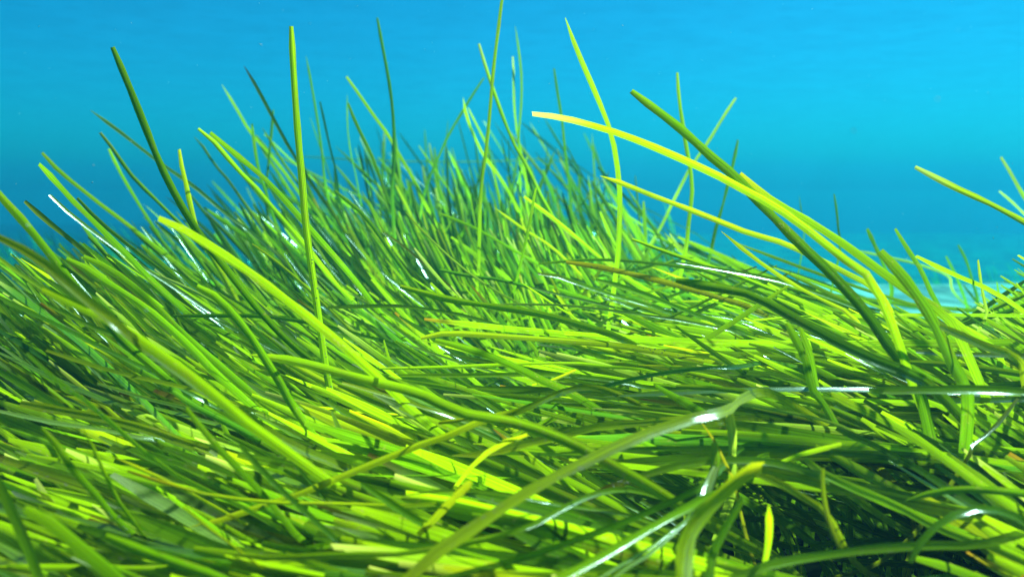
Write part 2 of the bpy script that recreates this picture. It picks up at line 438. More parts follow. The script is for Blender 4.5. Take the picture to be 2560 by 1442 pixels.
broad bright blade folding over and down at the lower right|y|56|T0.95D0.55:0.46|1908,1166 1870,1182 1819,1223 1768,1274 1734,1312 1717,1362 1708,1430 1700,1490
dark short blade crossing behind the broad folding blade|d|34|D0.64:0.62|1785,1105 1790,1160 1772,1220 1745,1280
pale green wide blade tucked left of the broad folding blade|p|34|D0.62:0.58|1790,1165 1774,1205 1762,1240 1745,1290
dark green blade right of the folding blade running down out of frame|d|31|T0.65D0.58:0.5|1858,1245 1812,1325 1778,1394 1765,1460
lime hanging leaf piece in front of the dark hollow at bottom right|l|22|FPT0.1|1922,1262 1923,1325 1918,1376 1908,1424
dark pointed blade lying at the far right above the looping blade|d|26|P|2264,1251 2348,1228 2433,1222 2560,1233 2660,1250
long low blade with glints looping through the dark hollow at bottom right|g|31|T0.25D0.52:0.6|1780,1470 1850,1440 1939,1407 2041,1390 2143,1376 2246,1366 2348,1362 2450,1360 2560,1330 2650,1290
dark arching blade forming a loop at the bottom right corner|d|27|D0.55:0.58|2275,1405 2314,1338 2365,1298 2433,1272 2519,1281 2590,1325 2650,1390
wide lime blade slanting down right above the dark hollow|l|31|D0.66:0.58|2012,1146 2051,1180 2143,1223 2229,1257 2331,1311 2433,1350 2540,1390
short olive blade left of the wide slanting lime blade at lower right|o|27||1888,1184 1956,1210 2017,1249 2070,1290
bright green short leaf piece lying above the olive short blade|l|17|F|2104,1109 2050,1123 1997,1137 1949,1156
level blade with a long white glint touching the right edge|l|30|T0.5D0.7:0.68|2172,976 2250,975 2350,974 2450,973 2560,979 2660,990
green blade lying level at right of centre below the broad dark blade|g|19||1690,965 1802,972 1905,986 2000,1002 2100,1030
pale thin blade beneath the level green blade at right of centre|p|13||1734,994 1870,1011 2024,1042 2110,1068
dark green steep blade with a rounded tip in the right meadow|d|27|T0.2|1967,808 1990,850 2016,908 2030,970 2058,1008 2082,1050 2105,1098 2130,1160
second steep dark blade just right of the rounded steep one|d|20||1997,813 2026,888 2042,970 2065,1040
narrow hanging blade thinning to a thread over the dark hollow|o|18|FP|2102,1376 2082,1332 2066,1277 2058,1223 2057,1170
wide dark blade standing diagonally at the right meadow edge|d|40|T0.1D0.74:0.72|2200,628 2240,672 2278,718 2329,796 2365,870 2390,930 2420,1010
lime blade sloping to the right edge above the sandy strip|l|17||2290,640 2380,684 2481,727 2560,779 2640,840
thin pale blade tip lying before the right-hand sand|p|9||2150,628 2227,645 2295,661 2370,690
bright green short blade in the gap at far right|l|19||2354,777 2395,808 2432,838 2500,890
yellowish wide blade below the bright green short blade at far right|y|29||2350,815 2410,842 2465,866 2550,905
level olive-lime blade touching the right edge above the pale-topped one|o|19||2290,878 2400,885 2560,890 2650,900
level blade with a pale top edge at the right margin|g|21|T0.4|2272,905 2413,915 2560,936 2660,955
lime thin blade lying at the upper edge of the broad dark slanting blade|l|13|P|1734,677 1802,711 1877,737 1960,775
olive blade leaning right in the shaded right meadow|o|15|D0.75:0.7|2545,995 2485,1070 2420,1125 2405,1170
shaded long green blade sloping down to the lower right corner|g|30|D0.72:0.6|2075,985 2180,1035 2280,1090 2380,1160 2480,1235 2580,1310
shaded blade slanting parallel below the long sloping one at right|d|26|D0.75:0.62|2090,1070 2190,1115 2300,1175 2400,1240 2520,1320
dark blade low in the bottom right corner pointing left|d|30|D0.58:0.55|2290,1395 2380,1420 2470,1455 2560,1500
"""

def parse_opts(s):
    o = {'P': False, 'B': False, 'Y': False, 'W': False, 'F': False, 'T': None, 'D': None, 'E': None}
    i = 0
    while i < len(s):
        c = s[i]; i += 1
        if c in 'TDE':
            j = i
            while j < len(s) and (s[j].isdigit() or s[j] in '.:-'):
                j += 1
            v = s[i:j]; i = j
            o[c] = float(v) if c == 'T' else tuple(float(q) for q in v.split(':'))
        else:
            o[c] = True
    return o

import bmesh
from mathutils import Matrix
def crust(ob, geo, P, half, span, vis, rs):
    """growth crusted on one leaf: its own part"""
    bm = bmesh.new()
    base = np.array(ob.location)
    n = len(P)
    for k in range(46):
        u = rs.uniform(span[0], span[1]) * vis * (n - 1)
        i = int(u); f = u - i
        p = P[i] * (1 - f) + P[min(i + 1, n - 1)] * f - base
        v = CAM - P[i]; v = v / np.linalg.norm(v)
        s = np.cross(P[min(i + 1, n - 1)] - P[i], v); s = s / (np.linalg.norm(s) + 1e-9)
        p = p + s * half[i] * rs.uniform(-0.95, 0.95) + v * half[i] * 0.12
        q = half[i] * rs.uniform(0.10, 0.34)
        M = Matrix.Translation(Vector(p)) @ Matrix.Rotation(rs.uniform(0, 6), 4, 'Z') @ Matrix.Diagonal((q, q * rs.uniform(0.5, 1), q * rs.uniform(0.3, 0.7), 1))
        bmesh.ops.create_icosphere(bm, subdivisions=1, radius=1.0, matrix=M)
    me = bpy.data.meshes.new('encrusting_growth'); bm.to_mesh(me); bm.free()
    for pl in me.polygons: pl.use_smooth = True
    me.materials.append(CRUST)
    c = bpy.data.objects.new('encrusting_growth', me); COL.objects.link(c); c.parent = ob; c['kind'] = 'stuff'
CRUST = plain('crust', (0.34, 0.29, 0.20), 0.8, 300, 0.45)

CREST = np.array([(-300, 640), (0, 620), (100, 615), (200, 585), (300, 555), (420, 520), (520, 460), (650, 430), (800, 390), (950, 355),
                  (1100, 340), (1250, 335), (1400, 360), (1500, 440), (1600, 540), (1750, 610), (1850, 625), (1950, 665), (2050, 725),
                  (2150, 768), (2300, 775), (2400, 735), (2560, 660), (2900, 560), (3400, 520)], float)
FIELD = np.array([(100, 650, 42), (300, 650, 40), (500, 650, 45), (700, 550, 52), (900, 480, 62), (1050, 480, 74), (1200, 500, 80),
                  (1350, 500, 78), (1500, 560, 62), (1100, 620, 62), (1300, 680, 66), (1000, 700, 40), (800, 800, 32), (400, 850, 32),
                  (100, 850, 28), (1100, 850, 15), (1350, 850, 8), (1600, 780, 12), (1800, 720, 18), (2000, 760, 25), (2200, 800, 32),
                  (2450, 850, 35), (1500, 960, 0), (1200, 1000, 8), (900, 950, 18), (600, 1000, 20), (300, 1000, 15), (100, 1100, 10),
                  (300, 1200, 14), (600, 1150, 14), (900, 1150, 10), (1300, 1130, -4), (1600, 1150, -6), (1900, 1000, 20), (2100, 1050, 32),
                  (2350, 1100, 38), (2500, 1200, 38), (1900, 1250, 10), (1500, 1300, -10), (1200, 1300, 5), (900, 1380, 8), (500, 1400, 6),
                  (100, 1400, 15), (2200, 1350, 25), (2500, 1400, 25)], float)
def field(x, y):
    w_ = 1.0 / (((FIELD[:, 0] - x) / 1.4) ** 2 + (FIELD[:, 1] - y) ** 2 + 900) ** 1.5
    return float((FIELD[:, 2] * w_).sum() / w_.sum())
def canopy_depth(x, y):
    d = np.interp(y, [400, 430, 560, 700, 850, 1000, 1200, 1442, 1600], [2.3, 2.1, 1.65, 1.25, 0.95, 0.78, 0.62, 0.50, 0.44])
    if y < 950:
        k = np.clip((950 - y) / 250, 0, 1)
        if x < 600: d *= 1 - 0.28 * k * np.clip((600 - x) / 350, 0, 1)
        if x > 1700: d *= 1 - 0.25 * k * np.clip((x - 1700) / 300, 0, 1)
    return float(d)

GW, GH = 320, 181                                      # coarse depth map of the traced blades (8-pixel cells)
zmap = np.full((GH, GW), 9.0)

def dense(a, k):
    """k times as many points along a polyline"""
    n = len(a)
    u = np.linspace(0, n - 1, (n - 1) * k + 1)
    i = np.minimum(u.astype(int), n - 2)
    f = (u - i)
    return a[i] * (1 - f) + a[i + 1] * f if a.ndim == 1 else a[i] * (1 - f)[:, None] + a[i + 1] * f[:, None]

def splat(P, hw, upto):
    Q, h = dense(P[:upto], 8), dense(hw[:upto], 8)
    x, y, d = proj(Q)
    for k in range(len(x)):
        r = h[k] * FPX / d[k]
        x0, x1, y0, y1 = [int(v // 8) for v in (x[k] - r, x[k] + r, y[k] - r, y[k] + r)]
        if x1 < 0 or y1 < 0 or x0 >= GW or y0 >= GH:
            continue
        ys, xs = slice(max(y0, 0), y1 + 1), slice(max(x0, 0), x1 + 1)
        zmap[ys, xs] = np.minimum(zmap[ys, xs], d[k])

def covers(P, hw):
    """how many cells of the traced blades a blade would stand in front of"""
    X, Y, D = proj(dense(P, 6))
    r = hw * FPX / D * 0.8
    X = np.concatenate([X, X - r, X + r]); Y = np.concatenate([Y, Y + r, Y - r]); D = np.concatenate([D, D, D])
    ci, ri = (X // 8).astype(int), (Y // 8).astype(int)
    ok = (ci >= 0) & (ci < GW) & (ri >= 0) & (ri < GH)
    z = zmap[ri[ok], ci[ok]]
    return int(((D[ok] < z) & (z < 8)).sum())

rs = np.random.RandomState(11)
n_tr = 0
for line in TRACED.strip().splitlines():
    label, pig, wpx, opt, pts = line.split('|')
    rs = np.random.RandomState(500 + n_tr)
    wpx = float(wpx); o = parse_opts(opt)
    px = np.array([[float(q) for q in p.split(',')] for p in pts.split()])
    d0 = float(np.clip(21.0 / wpx, 0.38, 2.0))
    mx_, my_ = px[len(px) // 2]
    if my_ > np.interp(mx_, CREST[:, 0], CREST[:, 1]) + 25:      # lies on the canopy, not behind it
        d0 = min(d0, canopy_depth(mx_, my_) * 0.97)
    d0, d1 = o['D'] if o['D'] else (d0, d0 * (1.0 + rs.uniform(0.0, 0.10)))
    s = np.concatenate([[0], np.cumsum(np.linalg.norm(np.diff(px, axis=0), axis=1))])
    s /= s[-1]
    P3 = [at(x, y, d0 + (d1 - d0) * u) for (x, y), u in zip(px, s)]
    hw = 0.37 * wpx * (0.5 * (d0 + d1)) / FPX
    Lv = np.linalg.norm(np.diff(np.array(P3), axis=0), axis=1).sum()
    if not o['F']:
        P3 = rooted(P3, rs)
    n = 44 if wpx > 18 else 32
    P, L = spline(P3, n)
    base_tw = o['T'] if o['T'] is not None else rs.uniform(0.05, 0.5)
    base_tw *= 1 if o['T'] is not None else rs.choice([-1, 1])
    u = np.linspace(0, 1, n)
    tw = base_tw + rs.uniform(0.1, 0.35) * np.sin(u * rs.uniform(2, 6) + rs.uniform(0, 6)) + rs.uniform(-0.35, 0.35) * np.clip((u * L - Lv) / L, 0, 1) * 2
    half = half_profile(n, L, hw, 0.12 if o['P'] else 0.62, rs, o['P']) / np.clip(np.abs(np.cos(tw)), 0.62, 1)
    half[:7] *= rs.uniform(0.78, 1.04, 7)            # nibbled towards the tip
    if rs.uniform() < 0.3:
        half[rs.randint(4, n // 2)] *= rs.uniform(0.6, 0.8)
    c = np.array(PAL[pig]) * rs.uniform(0.88, 1.12)
    tip = c * np.array([1.35, 1.12, 1.2]); tl = rs.uniform(0.02, 0.06)
    if o['B']: tip, tl = np.array([0.26, 0.085, 0.012]), 0.045
    if o['Y']: tip, tl = np.array([0.42, 0.33, 0.015]), 0.05
    if o['W']: tip, tl = np.array([0.42, 0.42, 0.22]), 0.07
    geo = blade_geo(P, half, tw, rs.uniform(0.14, 0.36), 5, c, tip, tl, rs.uniform(0, 1), rs)
    ob = link_blade(geo, label, *(('seagrass_leaf_piece', 'leaf piece', 'loose seagrass leaf pieces') if o['F'] else ()))
    if o['E']:
        crust(ob, geo, P, half, o['E'], Lv / L, rs)
    splat(P, half, int(n * min(1, 0.85 * Lv / L) + 1))
    n_tr += 1

# ------------------------------------------------------------------ the rest of the canopy
HOLES = [(2080, 1350, 290, 105), (2385, 1085, 45, 35), (1960, 1290, 150, 70), (2480, 1330, 80, 35), (2250, 1190, 90, 35), (20, 1350, 45, 22), (1280, 1335, 90, 14), (1480, 1400, 60, 18)]

rf = np.random.RandomState(29)
FILL = []
pig_names = ['g', 'd', 'l', 'y', 'o', 't', 'p']
tries = 0
TARGET = 6800
while len(FILL) < TARGET and tries < 160000:
    tries += 1
    x, y = (rf.uniform(-350, 3300), rf.uniform(380, 1560)) if rf.uniform() > 0.15 else (rf.uniform(580, 1780), rf.uniform(290, 600))
    r = rf.uniform(size=12)
    cy_ = np.interp(x, CREST[:, 0], CREST[:, 1])
    hgt = cy_ - y
    slack = 150 if 560 < x < 1600 else 45
    if hgt > 0 and (r[0] > 0.16 * (1 - hgt / slack)):
        continue
    if -210 < hgt <= 0 and 450 < x < 1650 and r[8] > 0.16 + 0.84 * (-hgt / 210) ** 1.4:
        continue
    if y < 640 and 600 < x < 1650 and r[9] > 0.72:
        continue
    if y > 1080 and r[9] > (0.42 if x > 1650 else 0.72):
        continue
    dc = canopy_depth(x, y)
    layer = r[1]
    d = dc * (1.03 + (0.75 if y < 760 else 0.6) * layer ** 2.0)
    tip = at(x, y, d)
    if tip[2] < 0.06:
        continue
    if any(((x - hx) / ha) ** 2 + ((y - hy) / hb) ** 2 < 1 for hx, hy, ha, hb in HOLES) and r[2] > 0.03:
        continue
    th = field(x, y) + rf.normal(0, 5.0 if y < 760 else 3.8)
    if r[3] < 0.045:
        th += np.clip(rf.normal(0, 30), -22, 40)
    if hgt > -60 and 700 < x < 1700:
        th += rf.normal(0, 16)
    if x > 1500 and 380 < y < 720 and r[3] > 0.8:
        th = 180 - th
    if th < -14 or th > 168:
        continue
    th = R(th)
    fy = np.clip(-1.6 * math.sin(th), -0.35, 0.12) + rf.normal(0, 0.08) if y > 800 else rf.normal(-0.03, 0.22)
    dr = -math.cos(th) * RIGHT + math.sin(th) * UP - fy * FWD
    dr /= np.linalg.norm(dr)
    L = rf.uniform(0.30, 0.62) * (1.25 if 680 < x < 1600 and y < 640 else 1.0) * (0.75 + 0.3 * d)
    bend = R(rf.uniform(1, 9)) * (1 if r[4] > 0.2 else -1)
    P3 = [tip]
    cur = tip.copy(); a = th
    for k in range(4):
        a += bend / 2
        e = -math.cos(a) * RIGHT + math.sin(a) * UP - fy * FWD
        cur = cur - e / np.linalg.norm(e) * L / 4
        if cur[2] < 0.03:
            break
        P3.append(cur.copy())
    if len(P3) < 3:
        continue
    hw = rf.uniform(0.0023, 0.0042) if r[5] > (0.5 if y < 850 else 0.25) else rf.uniform(0.0013, 0.0026)
    if y < 640:
        hw *= 1.25
    if y > 850:
        hw *= 1.0 + 0.38 * min(1.0, (y - 850) / 250)
    pv = np.array(P3)
    # the traced blades lie on top of the canopy: leave them in view
    X, Y, D = proj(dense(pv, 3))
    if Y[-1] < Y[0] - 25:
        continue
    if any(((((X - hx) / ha) ** 2 + ((Y - hy) / hb) ** 2) < 1).any() for hx, hy, ha, hb in HOLES):
        continue
    ci, ri = (X // 8).astype(int), (Y // 8).astype(int)
    ok = (ci >= 0) & (ci < GW) & (ri >= 0) & (ri < GH)
    if (D[ok] < zmap[ri[ok], ci[ok]] - 0.0)[zmap[ri[ok], ci[ok]] < 8].sum() > 0:
        continue
    cr = np.interp(X, CREST[:, 0], CREST[:, 1])
    if (Y < cr - (slack if hgt > 0 else 25)).any():
        continue
    if D.min() < 0.36:
        continue
    n = 22
    P, Lr = spline(rooted(P3, rf), n)
    if covers(P, hw) > 2:
        continue
    X, Y, D = proj(P)
    if any(((((X - hx) / ha) ** 2 + ((Y - hy) / hb) ** 2) < 1).any() for hx, hy, ha, hb in HOLES):
        continue
    if P[1:, 2].max() > P[0, 2] + 0.02:
        continue
    u = np.linspace(0, 1, n)
    tw = rf.normal(0, 0.45) + rf.uniform(0.1, 0.4) * np.sin(u * rf.uniform(2, 6) + rf.uniform(0, 6))
    pnt = r[6] < 0.25
    half = half_profile(n, Lr, hw, 0.12 if pnt else 0.4, rf, pnt)
    depthy = (d / dc - 1) / 0.75
    pig = rf.choice(pig_names, p=[0.42, 0.19, 0.23, 0.055, 0.055, 0.03, 0.02])
    if y < 680 and 680 < x < 1480 and r[10] < 0.55:      # darker, bluer leaf colours painted in for haze and weak light here
        pig = 'd' if r[11] < 0.6 else 't'
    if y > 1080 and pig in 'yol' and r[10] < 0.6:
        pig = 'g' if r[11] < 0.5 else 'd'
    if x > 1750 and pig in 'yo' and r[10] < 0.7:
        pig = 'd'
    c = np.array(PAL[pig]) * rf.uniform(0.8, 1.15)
    tipc, tl = c * np.array([1.3, 1.1, 1.2]), rf.uniform(0.01, 0.05)
    if r[7] < 0.025: tipc, tl = np.array([0.30, 0.13, 0.02]), 0.04
    elif r[7] < 0.15: tipc, tl = np.array([0.45, 0.42, 0.22]), 0.05
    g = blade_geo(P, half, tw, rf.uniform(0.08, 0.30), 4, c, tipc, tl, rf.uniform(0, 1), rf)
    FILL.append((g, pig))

# taller unseen leaves added right of the frame to shade its lower right corner
ry = np.random.RandomState(41)
for k in range(700):
    y = ry.uniform(0.35, 1.5)
    x = y * 0.62 + ry.uniform(0.22, 0.95)
    h_ = ry.uniform(0.35, 0.68)
    root = np.array([x, y, -0.02])
    lean = ry.normal(0.16, 0.07)
    top = root + np.array([-lean, ry.normal(0, 0.08), h_])
    mid = root * 0.5 + top * 0.5 + np.array([0.03, 0, 0.02])
    X, Y, D = proj(np.array([top, mid]))
    if X.min() < 2600:
        continue
    P, Lr = spline([top, mid, root], 12)
    c = np.array(PAL[ry.choice(['g', 'd', 'd', 'l'])]) * ry.uniform(0.8, 1.1)
    FILL.append((blade_geo(P, half_profile(12, Lr, ry.uniform(0.003, 0.005), 0.4, ry), np.full(12, ry.normal(0, 0.7)), 0.2, 3, c, c * 1.2, 0.02, ry.uniform(), ry), 'g'))
# the bed carries on behind the right-hand blades, up to the sand
rx = np.random.RandomState(77)
k = 0
while k < 1500:
    x, y = rx.uniform(0.05, 1.9), rx.uniform(0.85, 2.15)
    h_ = rx.uniform(0.20, 0.46)
    a = math.radians(np.clip(rx.normal(48, 13), 15, 85)); az = rx.normal(0, 0.45)
    d_ = np.array([-math.cos(a) * math.cos(az), math.cos(a) * math.sin(az), math.sin(a)])
    root = np.array([x, y, -0.02])
    top = root + np.array([-0.35 * h_ / math.tan(a + 0.3), 0, 0]) + d_ * h_ / math.sin(a) * 0.95
    mid = root * 0.55 + top * 0.45 + np.array([0.04, 0, 0.05])
    X, Y, D = proj(np.array([top, 0.5 * (top + mid), mid]))
    if (Y < np.interp(X, CREST[:, 0], CREST[:, 1]) + rx.uniform(-15, 50)).any() or X[0] < 1350:
        continue
    n = 14
    P, Lr = spline([top, 0.5 * (top + mid) + np.array([0, 0, 0.008]), mid, root], n)
    if covers(P, 0.0035) > 2:
        continue
    tw = rx.normal(0, 0.5) + 0.3 * np.sin(np.linspace(0, 1, n) * rx.uniform(2, 6))
    half = half_profile(n, Lr, rx.uniform(0.0026, 0.0048), 0.4, rx)
    pig = rx.choice(['g', 'd', 'l', 't'], p=[0.4, 0.4, 0.1, 0.1])
    c = np.array(PAL[pig]) * rx.uniform(0.8, 1.1)
    FILL.append((blade_geo(P, half, tw, 0.2, 3, c, c * 1.2, 0.02, rx.uniform(), rx), pig))
    k += 1
print('fill', len(FILL), 'tries', tries)
FILL_LABELS = {
    165: 'broad pale-tipped mid green leaf sloping gently just below the orange-yellow lying blade',
    216: 'narrow mid green leaf sloping gently above the white-streaked blade',
    229: 'bright lime leaf sloping gently just above the glinting bottom blade',
    230: 'narrow mid green leaf sloping gently alongside the orange-yellow lying blade',
    367: 'bright lime leaf sloping gently just below the long pointed blade',
    399: 'narrow mid green leaf sloping gently right of the rounded steep dark blade',
    433: 'narrow mid green leaf sloping gently just above the orange-yellow lying blade',
    504: 'narrow mid green leaf sloping gently just above the large pale arching blade',
    557: 'narrow mid green leaf slanting alongside the low yellow-lime blade',
    579: 'narrow dark green leaf slanting just above the shaded long blade',
    586: 'mid green leaf lying level alongside the wide slanting lime blade',
    587: 'narrow mid green leaf lying level alongside the glinting bottom blade',
    593: 'pale-tipped mid green leaf sloping gently just above the wide olive left blade',
    604: 'mid green leaf slanting alongside the flat bottom-edge lime blade',
    667: 'broad mid green leaf sloping gently left of the rising olive blade',
    864: 'mid green leaf sloping gently alongside the flat bottom-edge lime blade',
    945: 'narrow mid green leaf sloping gently alongside the dark blade with small glints',
    948: 'mid green leaf lying level just below the pointed blade above the arch',
    1072: 'narrow mid green leaf sloping gently alongside the large pale arching blade',
    1107: 'narrow mid green leaf sloping gently just below the rising olive blade',
    1170: 'narrow brown-tipped mid green leaf sloping gently alongside the very broad diagonal blade',
    1288: 'narrow mid green leaf sloping gently alongside the steep dark blade',
    1325: 'narrow mid green leaf sloping gently just above the white-streaked blade',
    1452: 'narrow bright lime leaf lying level alongside the level green blade',
    1581: 'narrow mid green leaf sloping gently just below the orange-brown-tipped arch',
    1586: 'mid green leaf sloping gently alongside the wide olive left blade',
    1587: 'narrow mid green leaf lying level just above the flat bottom-edge lime blade',
    1593: 'mid green leaf sloping gently just below the wide slanting lime blade',
    1606: 'mid green leaf sloping gently just below the orange-yellow lying blade',
    1645: 'narrow mid green leaf sloping gently just above the dark blade with small glints',
    1651: 'narrow mid green leaf sloping gently just below the shaded long blade',
    1711: 'narrow mid green leaf sloping gently alongside the pointed blade above the arch',
    1799: 'narrow bright lime leaf sloping gently just below the dark blade with small glints',
    1905: 'narrow brown-tipped dark green leaf lying level right of the rounded steep dark blade',
    1990: 'dark green leaf sloping gently alongside the flat bottom-edge lime blade',
    2060: 'narrow bright lime leaf slanting alongside the rising olive blade',
    2070: 'narrow bright lime leaf sloping gently alongside the rising olive blade',
    2110: 'narrow mid green leaf tilting down to the left just above the flat olive blade',
    2131: 'narrow bright lime leaf lying level alongside the pale upright rounded blade',
    2144: 'bright lime leaf sloping gently just above the rising olive blade',
    2237: 'narrow mid green leaf lying level right of the rounded steep dark blade',
    2273: 'dark green leaf sloping gently alongside the dark blade with small glints',
    2382: 'mid green leaf lying level just below the large pale arching blade',
    2386: 'narrow mid green leaf slanting just above the broad rounded-tip blade',
    2440: 'narrow mid green leaf slanting alongside the flat olive blade',
    2503: 'mid green leaf sloping gently just above the wide slanting lime blade',
    2511: 'narrow pale-tipped bright lime leaf sloping gently just below the flat olive blade',
    2525: 'narrow mid green leaf lying level alongside the dark blade with small glints',
    2540: 'pale-tipped mid green leaf slanting alongside the low yellow-lime blade',
    2603: 'narrow mid green leaf lying level just below the thin glinting middle blade',
    2609: 'narrow mid green leaf lying level just above the orange-brown-tipped arch',
    2626: 'narrow mid green leaf lying level alongside the pointed blade above the arch',
    2643: 'narrow bright lime leaf lying level left of the wide dark diagonal blade',
    2693: 'narrow mid green leaf lying level alongside the low looping blade',
    2741: 'narrow brown-tipped bright lime leaf lying level just below the thin glinting middle blade',
    2851: 'bright lime leaf sloping gently alongside the loose olive piece',
    2860: 'mid green leaf sloping gently just below the long pointed blade',
    2958: 'mid green leaf lying level just above the wide slanting lime blade',
    2968: 'narrow mid green leaf sloping gently just above the loose olive piece',
    2983: 'narrow mid green leaf lying level just above the dark blade with small glints',
    2995: 'narrow mid green leaf sloping gently alongside the flat bottom-edge lime blade',
    3049: 'bright lime leaf sloping gently alongside the low looping blade',
    3140: 'mid green leaf sloping gently alongside the long lime diagonal',
    3148: 'narrow mid green leaf lying level alongside the rounded steep dark blade',
    3376: 'pale-tipped mid green leaf sloping gently right of the tall upright blade',
    3480: 'narrow mid green leaf sloping gently just above the long pointed blade',
    3508: 'narrow mid green leaf sloping gently alongside the pointed blade above the arch, lower centre',
    3535: 'narrow bright lime leaf sloping gently alongside the dark blade with small glints',
    3579: 'narrow dark green leaf lying level just above the orange-brown-tipped arch',
    3691: 'narrow mid green leaf sloping gently alongside the rising olive blade',
    3871: 'narrow mid green leaf sloping gently just below the long pointed blade',
    3879: 'mid green leaf sloping gently just above the orange-yellow lying blade',
    3943: 'narrow mid green leaf sloping gently just above the orange-brown-tipped arch',
    3960: 'narrow mid green leaf slanting alongside the rising olive blade',
    4063: 'mid green leaf sloping gently just above the large pale arching blade',
    4105: 'narrow dark green leaf lying level alongside the level glinting right-edge blade',
    4171: 'narrow bright lime leaf lying level alongside the long pointed blade',
    4203: 'narrow mid green leaf slanting just above the shaded long blade',
    4334: 'narrow bright lime leaf sloping gently alongside the steep dark blade',
    4384: 'mid green leaf sloping gently alongside the rising olive blade',
    4423: 'narrow bright lime leaf sloping gently just above the large pale arching blade',
    4430: 'dark green leaf slanting alongside the low yellow-lime blade',
    4434: 'narrow bright lime leaf lying level alongside the wide smooth blade',
    4456: 'narrow mid green leaf sloping gently left of the loose olive piece',
    4462: 'bright lime leaf sloping gently alongside the tall upright blade',
    4516: 'narrow bright lime leaf lying level alongside the thin glinting middle blade',
    4568: 'narrow mid green leaf slanting just above the wide slanting lime blade',
    4747: 'mid green leaf sloping gently just below the dark blade with small glints',
    4813: 'narrow bright lime leaf sloping gently alongside the broad folding blade',
    4819: 'narrow mid green leaf lying level alongside the orange-brown-tipped arch',
    4889: 'mid green leaf sloping gently alongside the dark blade with small glints',
    4947: 'dark green leaf sloping gently just below the large pale arching blade',
    5003: 'mid green leaf lying level left of the rounded steep dark blade',
    5009: 'narrow mid green leaf lying level left of the rounded steep dark blade',
    5089: 'narrow bright lime leaf sloping gently alongside the orange-yellow lying blade',
    5322: 'narrow mid green leaf sloping gently alongside the long lime diagonal',
    5340: 'mid green leaf sloping gently just above the rising olive blade',
    5381: 'narrow pale-tipped dark green leaf lying level just below the level green blade',
    5416: 'pale-tipped mid green leaf sloping gently alongside the long level lime blade',
    5474: 'bright lime leaf lying level right of the flat bottom-edge lime blade',
    5526: 'mid green leaf sloping gently just below the wide olive left blade',
    5549: 'mid green leaf sloping gently alongside the wide bottom-corner blade',
    5610: 'narrow mid green leaf lying level alongside the dark stripe-like blade',
    5634: 'narrow dark green leaf lying level alongside the wide slanting lime blade',
    5700: 'mid green leaf sloping gently left of the orange-brown-tipped arch',
    5702: 'narrow mid green leaf lying level just above the level green blade',
    5707: 'narrow mid green leaf lying level alongside the long lime diagonal',
    5714: 'narrow mid green leaf sloping gently alongside the long white-glinting dark blade',
    5742: 'narrow mid green leaf lying level just above the large pale arching blade',
    5746: 'pale-tipped bright lime leaf lying level alongside the large pale arching blade',
    5856: 'narrow mid green leaf lying level alongside the flat bottom-edge lime blade',
    5946: 'narrow mid green leaf lying level right of the pale upright rounded blade',
    5949: 'narrow bright lime leaf lying level just below the large pale arching blade',
    5958: 'narrow brown-tipped mid green leaf slanting just above the large pale arching blade',
    6072: 'narrow pale-tipped bright lime leaf slanting just above the long level lime blade',
    6156: 'mid green leaf sloping gently just above the glinting bottom blade',
    6193: 'narrow mid green leaf lying level just below the level green blade',
    6214: 'narrow bright lime leaf sloping gently just below the steep dark blade',
    6243: 'mid green leaf sloping gently just below the large pale arching blade',
    6280: 'narrow brown-tipped dark green leaf lying level alongside the large pale arching blade',
    6293: 'narrow mid green leaf lying level alongside the level green blade',
    6379: 'brown-tipped mid green leaf sloping gently just below the rising olive blade',
    6382: 'narrow pale-tipped bright lime leaf slanting alongside the very broad diagonal blade',
    6409: 'narrow pale-tipped bright lime leaf lying level alongside the large pale arching blade',
    6487: 'narrow bright lime leaf sloping gently just above the wide olive left blade',
    6520: 'bright lime leaf sloping gently just below the pointed blade above the arch',
    6536: 'narrow mid green leaf slanting just below the square-tipped glinting blade',
    6544: 'narrow mid green leaf sloping gently alongside the large dark cutting blade',
    6568: 'mid green leaf lying level alongside the long lime diagonal',
    6590: 'mid green leaf lying level just above the orange-yellow lying blade',
    6626: 'dark green leaf sloping gently just above the very wide dark bottom blade',
    6630: 'narrow dark green leaf sloping gently alongside the low yellow-lime blade',
    6723: 'narrow mid green leaf sloping gently just above the long lime diagonal',
    6744: 'mid green leaf sloping gently right of the wide bottom-corner blade',
    7649: 'narrow dark green leaf sloping gently alongside the low looping blade',
    7664: 'narrow dark green leaf slanting just below the wide slanting lime blade',
    8070: 'narrow mid green leaf slanting alongside the pale upright rounded blade',
    8356: 'narrow dark green leaf slanting below the wide slanting lime blade',
    8385: 'narrow mid green leaf slanting just above the level green blade',
    8496: 'narrow mid green leaf sloping gently just above the flat olive blade',
    8514: 'narrow dark green leaf lying level alongside the low looping blade',
    8569: 'narrow dark green leaf lying level just below the low looping blade',
    8626: 'narrow dark green leaf slanting right of the pale upright rounded blade',
    8799: 'narrow dark green leaf sloping gently just above the low looping blade',
    8805: 'narrow dark green leaf slanting just below the orange-brown-tipped arch',
    8895: 'narrow dark green leaf sloping gently below the orange-brown-tipped arch',
}
def link_stuff(name, geos, label, cat=None):
    vs, fs, cs, us, k = [], [], [], [], 0
    for v, f, c, u in geos:
        vs.append(v); fs.append(f + k); cs.append(c); us.append(u); k += len(v)
    me = mesh_from(name, np.concatenate(vs), np.concatenate(fs), np.concatenate(cs), np.concatenate(us), LEAF)
    o = bpy.data.objects.new(name, me); COL.objects.link(o)
    tag(o, label, cat, None, 'stuff')
    return o
for k, lab in FILL_LABELS.items():
    link_blade(FILL[k][0], lab)
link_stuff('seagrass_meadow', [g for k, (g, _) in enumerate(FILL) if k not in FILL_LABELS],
           'dense mass of overlapping green seagrass blades filling the meadow', 'seagrass')

